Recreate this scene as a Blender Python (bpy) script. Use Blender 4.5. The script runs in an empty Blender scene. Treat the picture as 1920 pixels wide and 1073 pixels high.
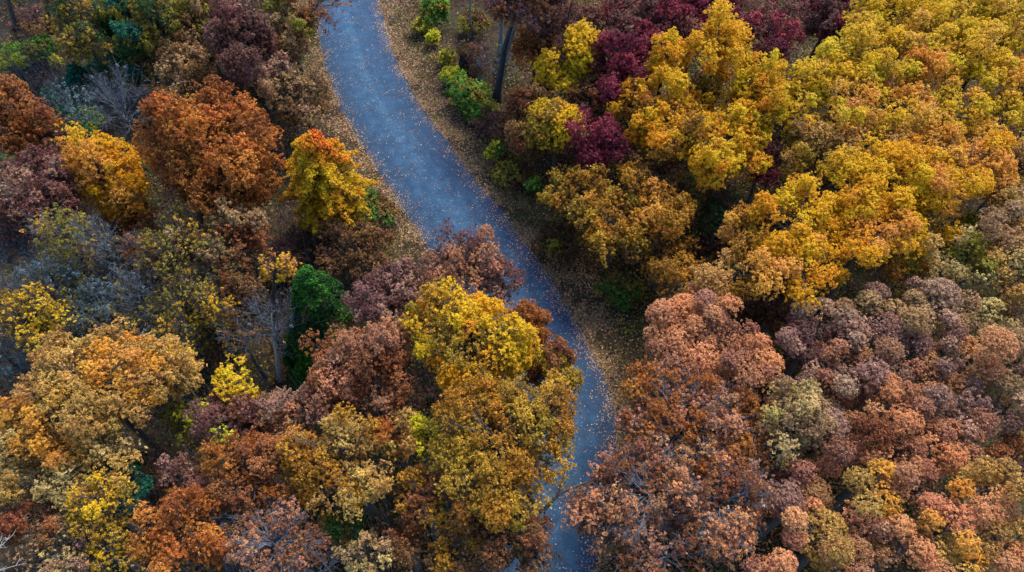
import bpy, math
import numpy as np

# ------------------------------------------------------------------ camera, sky, sun, exposure
scene = bpy.context.scene
H, PITCH, VFOV = 50.0, math.radians(55.0), math.radians(45.0)
cam_data = bpy.data.cameras.new("camera")
cam = bpy.data.objects.new("camera", cam_data)
scene.collection.objects.link(cam)
cam.location = (0, 0, H)
cam.rotation_euler = (math.pi / 2 - PITCH, 0, 0)
cam_data.sensor_fit = 'VERTICAL'
cam_data.angle = VFOV
cam_data.clip_end = 3000
scene.camera = cam

SUN_EL, SUN_AZ = math.radians(52), math.radians(28)      # azimuth from +Y (up the picture) towards +X
world = bpy.data.worlds.new("World")
scene.world = world
world.use_nodes = True
wn = world.node_tree
sky = wn.nodes.new('ShaderNodeTexSky')
sky.sky_type = 'NISHITA'
sky.sun_disc = False
sky.sun_elevation = SUN_EL
sky.sun_rotation = SUN_AZ
sky.ozone_density = 3.0
bg = wn.nodes['Background']
bg.inputs['Strength'].default_value = 0.135
wn.links.new(sky.outputs['Color'], bg.inputs['Color'])
sl = bpy.data.lights.new("sun", 'SUN')
sl.energy = 2.5
sl.angle = math.radians(24)
sl.color = (1.0, 0.92, 0.8)
sun = bpy.data.objects.new("sun", sl)
scene.collection.objects.link(sun)
from mathutils import Vector
sun.rotation_euler = Vector((math.sin(SUN_AZ) * math.cos(SUN_EL), math.cos(SUN_AZ) * math.cos(SUN_EL), math.sin(SUN_EL))).to_track_quat('Z', 'Y').to_euler()
scene.view_settings.view_transform = 'Standard'
scene.view_settings.look = 'None'
scene.view_settings.exposure = 1.17
scene.view_settings.gamma = 1
scene.cycles.max_bounces = 5
scene.cycles.diffuse_bounces = 2
scene.cycles.transmission_bounces = 3
scene.cycles.glossy_bounces = 2
scene.cycles.use_denoising = True

# ------------------------------------------------------------------ small helpers
FPX = 536.5 / math.tan(VFOV / 2)
CP, SP = math.cos(PITCH), math.sin(PITCH)
FW, UP = np.array([0, CP, -SP]), np.array([0, SP, CP])

def at(px, py, z=0.0):
    """world point at height z seen at photo pixel (px, py), its pixels per metre and the ray's dip angle"""
    d = FW * FPX + np.array([1.0, 0, 0]) * (px - 960) + UP * (536.5 - py)
    t = (z - H) / d[2]
    p = np.array([0, 0, H]) + d * t
    depth = t * FPX
    dip = math.atan2(-d[2], d[1])
    return p, FPX / depth, dip

def lin(c):
    c = np.asarray(c, float) / 255.0
    return np.where(c <= 0.04045, c / 12.92, ((c + 0.055) / 1.055) ** 2.4)

def unit(v):
    return v / np.maximum(np.linalg.norm(v, axis=-1, keepdims=True), 1e-9)

def make_mesh(name, V, F, mat, parent=None, col=None, smooth=False, uv=None):
    """F: (n,k) index array; col: (n,3) linear colour per face"""
    me = bpy.data.meshes.new(name)
    V = np.ascontiguousarray(V, np.float32)
    F = np.ascontiguousarray(F, np.int32)
    n, k = F.shape
    me.vertices.add(len(V)); me.vertices.foreach_set('co', V.ravel())
    me.loops.add(n * k); me.loops.foreach_set('vertex_index', F.ravel())
    me.polygons.add(n); me.polygons.foreach_set('loop_start', np.arange(0, n * k, k, dtype=np.int32))
    if smooth:
        me.polygons.foreach_set('use_smooth', np.ones(n, bool))
    if col is not None:
        a = me.attributes.new('tint', 'FLOAT_COLOR', 'FACE')
        c = np.ones((n, 4), np.float32); c[:, :3] = col
        a.data.foreach_set('color', c.ravel())
    if uv is not None:
        l = me.uv_layers.new(name='UVMap')
        l.data.foreach_set('uv', np.ascontiguousarray(uv[F.ravel()], np.float32).ravel())
    me.update(calc_edges=True)
    me.materials.append(mat)
    o = bpy.data.objects.new(name, me)
    scene.collection.objects.link(o)
    if parent is not None:
        o.parent = parent
    return o

def tubes(P, R, sides):
    """P (n,k,3) polylines, R (n,k) radii -> V, quads"""
    n, k, _ = P.shape
    T = np.empty_like(P)
    T[:, 1:-1] = P[:, 2:] - P[:, :-2]; T[:, 0] = P[:, 1] - P[:, 0]; T[:, -1] = P[:, -1] - P[:, -2]
    T = unit(T)
    ref = np.where(np.abs(T[:, :1, 2:3]) > 0.85, np.array([1.0, 0.1, 0]), np.array([0.05, 0.1, 1.0]))
    A = unit(np.cross(T, np.broadcast_to(ref, T.shape))); B = np.cross(T, A)
    an = np.arange(sides) * 2 * math.pi / sides
    ring = P[:, :, None] + R[:, :, None, None] * (A[:, :, None] * np.cos(an)[:, None] + B[:, :, None] * np.sin(an)[:, None])
    V = ring.reshape(-1, 3)
    i = np.arange(n)[:, None, None] * k * sides + np.arange(k - 1)[None, :, None] * sides
    j = np.arange(sides)[None, None, :]; j2 = (j + 1) % sides
    F = np.stack([i + j, i + j2, i + sides + j2, i + sides + j], -1).reshape(-1, 4)
    return V, F

class Pile:
    def __init__(s): s.V, s.F, s.n = [], [], 0
    def add(s, V, F):
        s.V.append(V); s.F.append(F + s.n); s.n += len(V)
    def get(s): return np.concatenate(s.V), np.concatenate(s.F)

def leaf_quads(P, N, D, L, W):
    """P centres, N normals, D long axis; rhombic leaves"""
    D = unit(D - N * np.sum(D * N, -1, keepdims=True)); S = np.cross(N, D)
    L = L[:, None]; W = W[:, None]
    q = np.stack([P - D * L * .5, P + S * W * .5 + D * L * .08, P + D * L * .5, P - S * W * .5 + D * L * .08], 1)
    F = np.arange(len(P) * 4).reshape(-1, 4)
    return q.reshape(-1, 3), F

# ------------------------------------------------------------------ materials
def new_mat(name):
    m = bpy.data.materials.new(name); m.use_nodes = True
    nt = m.node_tree; nt.nodes.clear()
    out = nt.nodes.new('ShaderNodeOutputMaterial')
    return m, nt, out

def leaf_material(name, rough=.5, spec=.35, trans=.35):
    m, nt, out = new_mat(name)
    at_ = nt.nodes.new('ShaderNodeAttribute'); at_.attribute_name = 'tint'
    tc = nt.nodes.new('ShaderNodeTexCoord')
    nz = nt.nodes.new('ShaderNodeTexNoise'); nz.inputs['Scale'].default_value = 6; nz.inputs['Detail'].default_value = 2
    nt.links.new(tc.outputs['Object'], nz.inputs['Vector'])
    mr = nt.nodes.new('ShaderNodeMapRange'); mr.inputs[1].default_value = .3; mr.inputs[2].default_value = .7
    mr.inputs[3].default_value = .82; mr.inputs[4].default_value = 1.15
    nt.links.new(nz.outputs['Fac'], mr.inputs[0])
    hs = nt.nodes.new('ShaderNodeHueSaturation'); nt.links.new(at_.outputs['Color'], hs.inputs['Color'])
    nt.links.new(mr.outputs[0], hs.inputs['Value'])
    p = nt.nodes.new('ShaderNodeBsdfPrincipled'); p.inputs['Roughness'].default_value = rough
    p.inputs['Specular IOR Level'].default_value = spec
    t = nt.nodes.new('ShaderNodeBsdfTranslucent')
    mx = nt.nodes.new('ShaderNodeMixShader'); mx.inputs[0].default_value = trans
    nt.links.new(hs.outputs[0], p.inputs['Base Color']); nt.links.new(hs.outputs[0], t.inputs['Color'])
    nt.links.new(p.outputs[0], mx.inputs[1]); nt.links.new(t.outputs[0], mx.inputs[2])
    nt.links.new(mx.outputs[0], out.inputs['Surface'])
    return m

def bark_material(name, c1, c2, scale=3.0):
    m, nt, out = new_mat(name)
    tc = nt.nodes.new('ShaderNodeTexCoord')
    mp = nt.nodes.new('ShaderNodeMapping'); mp.inputs['Scale'].default_value = (4, 4, .8)
    nz = nt.nodes.new('ShaderNodeTexNoise'); nz.inputs['Scale'].default_value = scale; nz.inputs['Detail'].default_value = 6
    cr = nt.nodes.new('ShaderNodeValToRGB')
    cr.color_ramp.elements[0].position = .35; cr.color_ramp.elements[1].position = .65
    cr.color_ramp.elements[0].color = (*c1, 1); cr.color_ramp.elements[1].color = (*c2, 1)
    p = nt.nodes.new('ShaderNodeBsdfPrincipled'); p.inputs['Roughness'].default_value = .85
    b = nt.nodes.new('ShaderNodeBump'); b.inputs['Strength'].default_value = .6; b.inputs['Distance'].default_value = .05
    nt.links.new(tc.outputs['Object'], mp.inputs[0]); nt.links.new(mp.outputs[0], nz.inputs['Vector'])
    nt.links.new(nz.outputs['Fac'], cr.inputs[0]); nt.links.new(cr.outputs[0], p.inputs['Base Color'])
    nt.links.new(nz.outputs['Fac'], b.inputs['Height']); nt.links.new(b.outputs[0], p.inputs['Normal'])
    nt.links.new(p.outputs[0], out.inputs['Surface'])
    return m

M_LEAF = leaf_material('leaf', .6, .1, .38)
M_LITTER = leaf_material('fallen_leaf', .7, .2, .1)
M_BARK = bark_material('bark', (.035, .028, .024), (.10, .085, .075))
M_TWIG = bark_material('grey_twig', (.075, .09, .115), (.17, .20, .245))
M_PALE = bark_material('pale_wood', (.38, .36, .34), (.62, .60, .58))
M_DARKBARK = bark_material('dark_bark', (.018, .022, .03), (.05, .058, .075))
M_BLUEBARK = bark_material('smooth_grey_bark', (.10, .12, .13), (.24, .28, .30))

def ramp(nt, fac, stops):
    cr = nt.nodes.new('ShaderNodeValToRGB'); e = cr.color_ramp.elements
    while len(e) < len(stops): e.new(.5)
    for k, (p, c) in enumerate(stops):
        e[k].position = p; e[k].color = (*c, 1)
    nt.links.new(fac, cr.inputs[0]); return cr.outputs[0]

def noise(nt, vec, scale, detail=4, rough=.55):
    n = nt.nodes.new('ShaderNodeTexNoise'); n.inputs['Scale'].default_value = scale
    n.inputs['Detail'].default_value = detail; n.inputs['Roughness'].default_value = rough
    nt.links.new(vec, n.inputs['Vector']); return n.outputs['Fac']

def mixc(nt, fac, a, b, mode='MIX'):
    m = nt.nodes.new('ShaderNodeMix'); m.data_type = 'RGBA'; m.blend_type = mode
    if isinstance(fac, float): m.inputs[0].default_value = fac
    else: nt.links.new(fac, m.inputs[0])
    nt.links.new(a, m.inputs[6]); nt.links.new(b, m.inputs[7]); return m.outputs[2]

def ground_material():
    m, nt, out = new_mat('leaf_litter_soil')
    tc = nt.nodes.new('ShaderNodeTexCoord'); v = tc.outputs['Object']
    soil = ramp(nt, noise(nt, v, .35, 5), [(.35, (.014, .011, .008)), (.55, (.028, .021, .014)), (.7, (.042, .031, .021))])  # soil kept extra dark: shade of the forest gaps put into its colour
    vo = nt.nodes.new('ShaderNodeTexVoronoi'); vo.inputs['Scale'].default_value = 6.5
    nt.links.new(v, vo.inputs['Vector'])
    sx = nt.nodes.new('ShaderNodeSeparateColor'); nt.links.new(vo.outputs['Color'], sx.inputs[0])
    litter = ramp(nt, sx.outputs[0], [(0, (.025, .017, .012)), (.3, (.05, .034, .022)), (.6, (.085, .057, .034)), (.85, (.13, .10, .06)), (1, (.03, .022, .016))])
    amt = nt.nodes.new('ShaderNodeMapRange'); amt.inputs[1].default_value = .35; amt.inputs[2].default_value = .62
    amt.inputs[3].default_value = .15; amt.inputs[4].default_value = .7
    nt.links.new(noise(nt, v, 1.3, 5), amt.inputs[0])
    c = mixc(nt, amt.outputs[0], soil, litter)
    gr = nt.nodes.new('ShaderNodeMapRange'); gr.inputs[1].default_value = .54; gr.inputs[2].default_value = .68
    gr.inputs[4].default_value = .55
    nt.links.new(noise(nt, v, .18, 4), gr.inputs[0])
    green = ramp(nt, noise(nt, v, 3.0, 4), [(.4, (.03, .045, .015)), (.65, (.09, .11, .035))])
    c = mixc(nt, gr.outputs[0], c, green)
    p = nt.nodes.new('ShaderNodeBsdfPrincipled'); p.inputs['Roughness'].default_value = .95
    p.inputs['Specular IOR Level'].default_value = .1
    b = nt.nodes.new('ShaderNodeBump'); b.inputs['Strength'].default_value = .8; b.inputs['Distance'].default_value = .08
    nt.links.new(noise(nt, v, 5, 6, .7), b.inputs['Height']); nt.links.new(b.outputs[0], p.inputs['Normal'])
    nt.links.new(c, p.inputs['Base Color']); nt.links.new(p.outputs[0], out.inputs['Surface'])
    return m

def road_material():
    m, nt, out = new_mat('asphalt')
    tc = nt.nodes.new('ShaderNodeTexCoord'); v = tc.outputs['Object']
    uvn = nt.nodes.new('ShaderNodeUVMap'); uvn.uv_map = 'UVMap'
    sep = nt.nodes.new('ShaderNodeSeparateXYZ'); nt.links.new(uvn.outputs[0], sep.inputs[0])
    base = ramp(nt, noise(nt, v, .9, 9, .78), [(.34, (.008, .036, .088)), (.5, (.014, .054, .122)), (.66, (.028, .082, .166))])  # blue cast of the sky light is put into the asphalt colour
    grain = ramp(nt, noise(nt, v, 22, 3, .7), [(.35, (.55, .56, .58)), (.65, (1.4, 1.38, 1.34))])
    c = mixc(nt, 1.0, base, grain, 'MULTIPLY')
    # worn wheel tracks and damp, dirty edges run along the road
    mp = nt.nodes.new('ShaderNodeMapping'); mp.inputs['Scale'].default_value = (11, .12, 1)
    nt.links.new(uvn.outputs[0], mp.inputs[0])
    streak = ramp(nt, noise(nt, mp.outputs[0], 1.0, 4, .6), [(.3, (.78, .79, .82)), (.7, (1.24, 1.2, 1.14))])
    c = mixc(nt, 1.0, c, streak, 'MULTIPLY')
    prof = ramp(nt, sep.outputs[0], [(0, (.8, .58, .5)), (.06, (.85, .78, .76)), (.26, (1.1, 1.06, 1.04)), (.45, (1.75, 1.5, 1.34)), (.62, (1.15, 1.1, 1.06)), (.8, (.92, .92, .94)), (.94, (.95, .8, .84)), (1, (.9, .6, .54))])
    c = mixc(nt, 1.0, c, prof, 'MULTIPLY')
    # cracks
    vo = nt.nodes.new('ShaderNodeTexVoronoi'); vo.feature = 'DISTANCE_TO_EDGE'; vo.inputs['Scale'].default_value = .22
    nd = nt.nodes.new('ShaderNodeTexNoise'); nd.inputs['Scale'].default_value = .8; nd.inputs['Detail'].default_value = 5
    nt.links.new(v, nd.inputs['Vector'])
    add = nt.nodes.new('ShaderNodeVectorMath'); add.operation = 'MULTIPLY_ADD'; add.inputs[1].default_value = (2, 2, 2)
    nt.links.new(nd.outputs['Color'], add.inputs[0]); nt.links.new(v, add.inputs[2]); nt.links.new(add.outputs[0], vo.inputs['Vector'])
    crk = ramp(nt, vo.outputs['Distance'], [(0, (.72, .72, .72)), (.012, (1, 1, 1))])
    c = mixc(nt, .6, c, mixc(nt, 1.0, c, crk, 'MULTIPLY'))
    p = nt.nodes.new('ShaderNodeBsdfPrincipled'); p.inputs['Roughness'].default_value = .75
    p.inputs['Specular IOR Level'].default_value = .25
    b = nt.nodes.new('ShaderNodeBump'); b.inputs['Strength'].default_value = .5; b.inputs['Distance'].default_value = .02
    nt.links.new(noise(nt, v, 30, 4, .7), b.inputs['Height']); nt.links.new(b.outputs[0], p.inputs['Normal'])
    nt.links.new(c, p.inputs['Base Color']); nt.links.new(p.outputs[0], out.inputs['Surface'])
    return m

# ------------------------------------------------------------------ road line
ROAD_W = 8.2
edge_px = [(707, -60), (712, 0), (728, 60), (752, 125), (790, 195), (845, 270), (900, 343), (952, 410), (1002, 477),
           (1050, 550), (1093, 625), (1132, 700), (1154, 765), (1160, 840), (1152, 920), (1138, 1000), (1120, 1073), (1098, 1150)]
E = np.array([at(x, y)[0][:2] for x, y in edge_px])
d0 = unit(E[0] - E[1]); d1 = unit(E[-1] - E[-2])
E = np.vstack([E[0] + d0 * 120, E[0] + d0 * 50, E, E[-1] + d1 * 25, E[-1] + d1 * 80])
def catmull(P, m=8):
    out = []
    for i in range(len(P) - 1):
        p0, p1, p2, p3 = P[max(i - 1, 0)], P[i], P[i + 1], P[min(i + 2, len(P) - 1)]
        for t in np.arange(m) / m:
            out.append(.5 * ((2 * p1) + (p2 - p0) * t + (2 * p0 - 5 * p1 + 4 * p2 - p3) * t * t + (3 * p1 - p0 - 3 * p2 + p3) * t ** 3))
    out.append(P[-1]); return np.array(out)
ER = catmull(E)
for _ in range(6):
    ER[1:-1] = .25 * ER[:-2] + .5 * ER[1:-1] + .25 * ER[2:]
TR = unit(np.gradient(ER, axis=0))
NL = np.stack([TR[:, 1], -TR[:, 0]], 1)          # towards the left side of the picture
if np.mean(NL[:, 0]) > 0: NL = -NL
CL = ER + NL * ROAD_W / 2                        # centre line
S = np.concatenate([[0], np.cumsum(np.linalg.norm(np.diff(ER, axis=0), axis=1))])

def road_dist(xy):
    """signed distance from the centre line (right of the picture positive)"""
    xy = np.atleast_2d(xy); out = np.empty(len(xy))
    for i in range(0, len(xy), 4000):
        d = xy[i:i + 4000, None] - CL[None]
        k = np.argmin(np.sum(d * d, -1), 1)
        dd = xy[i:i + 4000] - CL[k]
        out[i:i + 4000] = -np.sum(dd * NL[k], -1) * 1.0
        far = np.linalg.norm(dd, axis=1)
        out[i:i + 4000] = np.sign(out[i:i + 4000]) * far
    return out

def ground_z(xy):
    xy = np.atleast_2d(xy); x, y = xy[:, 0], xy[:, 1]
    d = np.abs(road_dist(xy))
    k = np.clip((d - ROAD_W / 2 - 1.3) / 4, 0, 1)
    n = .35 * np.sin(x * .31 + 1.3 * np.sin(y * .17)) + .25 * np.sin(y * .43 + x * .12) + .12 * np.sin(x * 1.1 + y * .9)
    return k * n * .8 - .004 - .05 * (d < ROAD_W / 2 + .05)

# ------------------------------------------------------------------ the setting: ground and road
def structure(o): o['kind'] = 'structure'; return o
def stuff(o, label): o['kind'] = 'stuff'; o['label'] = label; return o

gx = np.concatenate([-np.geomspace(900, 95, 14), np.arange(-90, 91, 1.2), np.geomspace(95, 900, 14)])
gy = np.concatenate([-np.geomspace(700, 12, 14), np.arange(-10, 121, 1.2), np.geomspace(125, 1500, 14)])
X, Y = np.meshgrid(gx, gy)
xy = np.stack([X.ravel(), Y.ravel()], 1)
gv = np.column_stack([xy, ground_z(xy)])
i = np.arange(len(gy) - 1)[:, None] * len(gx) + np.arange(len(gx) - 1)[None]
gf = np.stack([i, i + 1, i + len(gx) + 1, i + len(gx)], -1).reshape(-1, 4)
structure(make_mesh('ground', gv, gf, ground_material(), smooth=True))

us = np.linspace(0, 1, 13)                       # 0 = left edge, 1 = right edge
rw = np.random.default_rng(3)
jl = np.convolve(rw.normal(0, .22, len(ER) + 8), np.ones(3) / 3, 'same')[4:-4]
jr = np.convolve(rw.normal(0, .22, len(ER) + 8), np.ones(3) / 3, 'same')[4:-4]
rv, ruv = [], []
for k in range(len(ER)):
    a = ER[k] + NL[k] * (ROAD_W + jl[k]); b = ER[k] - NL[k] * jr[k]
    for u in us:
        p = a + (b - a) * u
        rv.append((p[0], p[1], .02 + .06 * (1 - (2 * u - 1) ** 2))); ruv.append((u, S[k] / 8))
i = np.arange(len(ER) - 1)[:, None] * len(us) + np.arange(len(us) - 1)[None]
rf = np.stack([i, i + 1, i + len(us) + 1, i + len(us)], -1).reshape(-1, 4)
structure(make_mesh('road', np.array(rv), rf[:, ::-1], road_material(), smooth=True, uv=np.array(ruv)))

# ------------------------------------------------------------------ colours of the leaves (as seen in daylight, sRGB)
PAL = {
    'fir': [(56, 112, 32), (44, 92, 30), (72, 132, 38)],
    'dfir': [(36, 76, 32), (30, 62, 30), (46, 90, 36)],
    'gold': [(246, 190, 6), (238, 172, 8), (248, 202, 16), (226, 150, 16)],
    'yellow': [(248, 208, 8), (242, 198, 8), (236, 188, 14), (220, 178, 22)],
    'lemon': [(250, 218, 20), (244, 206, 18), (236, 190, 26)],
    'ygreen': [(240, 206, 24), (242, 194, 44), (220, 194, 26), (236, 178, 72), (244, 210, 48)],
    'amber': [(236, 170, 54), (226, 154, 46), (240, 184, 66), (220, 154, 74)],
    'damber': [(188, 134, 34), (168, 112, 32), (200, 150, 42), (140, 98, 36)],
    'kamber': [(202, 158, 80), (184, 140, 70), (212, 174, 90), (160, 120, 64)],
    'orange': [(198, 120, 48), (182, 104, 44), (210, 142, 58), (158, 92, 46)],
    'burnt': [(176, 106, 44), (158, 92, 42), (188, 124, 50), (140, 82, 42)],
    'rust': [(154, 96, 58), (138, 84, 52), (168, 110, 62), (120, 74, 50)],
    'salmon': [(222, 156, 104), (206, 139, 92), (230, 168, 112), (190, 127, 92)],
    'rose': [(184, 128, 90), (170, 113, 80), (196, 142, 96), (160, 111, 92)],
    'mauve': [(172, 132, 110), (156, 114, 98), (184, 148, 120), (142, 104, 92)],
    'dmauve': [(130, 90, 84), (116, 78, 74), (146, 104, 92), (104, 70, 66)],
    'maroon': [(130, 86, 76), (114, 72, 66), (146, 100, 84), (100, 64, 60)],
    'wine': [(118, 40, 62), (102, 34, 54), (134, 54, 70), (90, 30, 46)],
    'crimson': [(150, 56, 72), (132, 46, 64), (168, 74, 82), (110, 40, 54)],
    'brown':  [(138, 100, 60), (118, 84, 52), (156, 116, 68), (98, 72, 48)],
    'dbrown': [(98, 72, 50), (82, 58, 42), (114, 84, 56)],
    'tan': [(172, 138, 96), (156, 120, 84), (184, 150, 104)],
    'khaki': [(206, 180, 110), (190, 164, 98), (218, 194, 126), (170, 144, 90)],
    'olive':  [(142, 130, 45), (124, 114, 42), (162, 148, 52)],
    'ogold': [(182, 146, 40), (162, 128, 38), (204, 164, 46), (138, 110, 40)],
    'lime': [(206, 200, 30), (190, 188, 34), (218, 208, 42)],
    'bgreen': [(128, 165, 58), (106, 145, 52), (148, 180, 64)],
    'green': [(84, 128, 48), (68, 108, 44), (102, 142, 54)],
    'dgreen': [(50, 88, 40), (42, 74, 38), (64, 102, 46)],
    'teal':   [(36, 100, 82), (30, 84, 72), (52, 118, 90)],
    'slate': [(95, 118, 122), (82, 102, 112), (110, 130, 134)],
    'red':    [(228, 72, 40), (215, 55, 42), (235, 110, 40)],
}
GAIN = 1.06

# ------------------------------------------------------------------ styles
# rl lobe radius (m), cov leaf layers, L leaf length, fl lobe flattening, tw twigs per lobe, low lowest direction, sp spacing
ST = {
    'broad': dict(rl=1.2, cov=3.9, L=.2, fl=1.0, tw=9, low=-.6, sp=1.42, bump=.45, spray=.28),
    'puff':  dict(rl=1.25, cov=4.4, L=.19, fl=.95, tw=6, low=-.5, sp=1.42, bump=.4, sh=.5, spray=.16),
    'leafy': dict(rl=.8, cov=2.7, L=.19, fl=1.3, tw=9, low=-.7, sp=1.3, bump=.4),
    'airy':  dict(rl=.75, cov=1.1, L=.19, fl=1.2, tw=12, low=-.7, sp=1.2, bump=.4),
    'maple': dict(rl=1.0, cov=3.4, L=.17, fl=.42, tw=7, low=-.9, sp=.85, bump=.15),
    'spray': dict(rl=1.0, cov=2.2, L=.22, fl=.42, tw=7, low=-.55, sp=.85, bump=.28),
    'twiggy': dict(rl=1.1, cov=.4, L=.2, fl=1.4, tw=13, low=-.7, sp=1.25, bump=.3),
    'bare':  dict(rl=1.1, cov=.04, L=.2, fl=1.5, tw=13, low=-.7, sp=1.25, bump=.3),
    'bush':  dict(rl=.6, cov=2.4, L=.22, fl=.85, tw=5, low=-.25, sp=1.0, bump=.3),
    'cone':  dict(rl=.6, cov=3.0, L=.2, fl=.6, tw=4, low=-.9, sp=.85, bump=.15),
}

def lobes_in(rng, c, R, V, st, have):
    rl = st['rl'] * min(1.0, max(.45 if st['rl'] < .7 else .78, R / 2.6))
    n_try = int(300 + 120 * (R / rl) ** 2)
    d = unit(rng.normal(size=(n_try, 3)))
    f = np.where(rng.random(n_try) < .75, rng.uniform(.78, 1.1, n_try), rng.uniform(.25, .78, n_try))
    ph = rng.uniform(0, 6.28, 6)
    bump = 1 + st['bump'] * (np.sin(d[:, 0] * 3.1 + ph[0]) * np.sin(d[:, 1] * 3.4 + ph[1]) + .7 * np.sin(d[:, 2] * 4 + d[:, 0] * 5 + ph[2]) * np.cos(d[:, 1] * 5.5 + ph[3]))
    f = f * np.clip(1 + (bump - 1) * .6 - .5 * st['bump'] * .6, .4, 1.05)
    q = c + d * f[:, None] * np.array([max(R - rl * .75, .2), max(R - rl * .75, .2), max(V - rl * .6, .2)])
    rr = rl * rng.uniform(.6, 1.35, n_try)
    keep = d[:, 2] > st['low'] + rng.normal(0, .08, n_try)
    n0 = len(have)
    Pb = np.empty((n0 + n_try, 3)); Rb = np.empty(n0 + n_try); m = n0
    for k, (p, r) in enumerate(have): Pb[k] = p; Rb[k] = r
    w = np.array([1, 1, 1 / st['fl'] ** 2])
    for k in np.nonzero(keep)[0]:
        e = Pb[:m] - q[k]
        if m and np.any((e * e) @ w < (st['sp'] * .5 * (Rb[:m] + rr[k])) ** 2): continue
        Pb[m] = q[k]; Rb[m] = rr[k]; m += 1
    return [(Pb[k].copy(), Rb[k]) for k in range(n0, m)]

def maple_lobes(rng, c, R, V):
    """flat sprays set in whorls on an egg shaped crown, each reaching outwards to a point"""
    out = []; nl_ = max(6, int(2 * V / .8))
    for k in range(nl_):
        t = (k + .5) / nl_
        w = R * (.72 + .28 * t / .35) if t < .35 else R * max(1 - ((t - .35) / .68) ** 2.3, .12)
        z = c[2] - V + 2 * V * t
        m = max(4, int(6.283 * w / 1.75)); a0 = rng.uniform(0, 6.28)
        for q in range(m):
            a = a0 + q * 6.283 / m + rng.normal(0, .15); ww = w * rng.uniform(.75, 1.2); zz = z + rng.normal(0, .22)
            for s, r in ((1.08, .2), (.98, .3), (.84, .46), (.66, .58), (.42, .66)):
                out.append((np.array([c[0] + ww * s * math.cos(a), c[1] + ww * s * math.sin(a), zz + .9 - .95 * s + rng.normal(0, .04)]), r))
    for dz, r in ((.9, .5), (1.0, .36), (1.08, .24)): out.append((np.array([c[0], c[1], c[2] + V * dz]), r))
    return out

def cone_lobes(rng, c, R, V, st):
    out = []; z0, z1 = c[2] - V, c[2] + V
    n = int(40 + 12 * R * V)
    for k in range(n):
        t = rng.random() ** .8; z = z0 + (z1 - z0) * (1 - t) * .97
        z = z0 + (z1 - z0) * t; w = R * (1 - t) ** .75 * rng.uniform(.75, 1.05) + .1
        a = rng.uniform(0, 6.283)
        out.append((np.array([c[0] + w * math.cos(a), c[1] + w * math.sin(a), z]), st['rl'] * (1.15 - .6 * t) * rng.uniform(.8, 1.2)))
    out.append((np.array([c[0], c[1], z1]), .35))
    return out

def bezier(a, b, c, k):
    t = np.linspace(0, 1, k)[:, None]
    return (1 - t) ** 2 * a + 2 * t * (1 - t) * b + t * t * c

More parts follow.
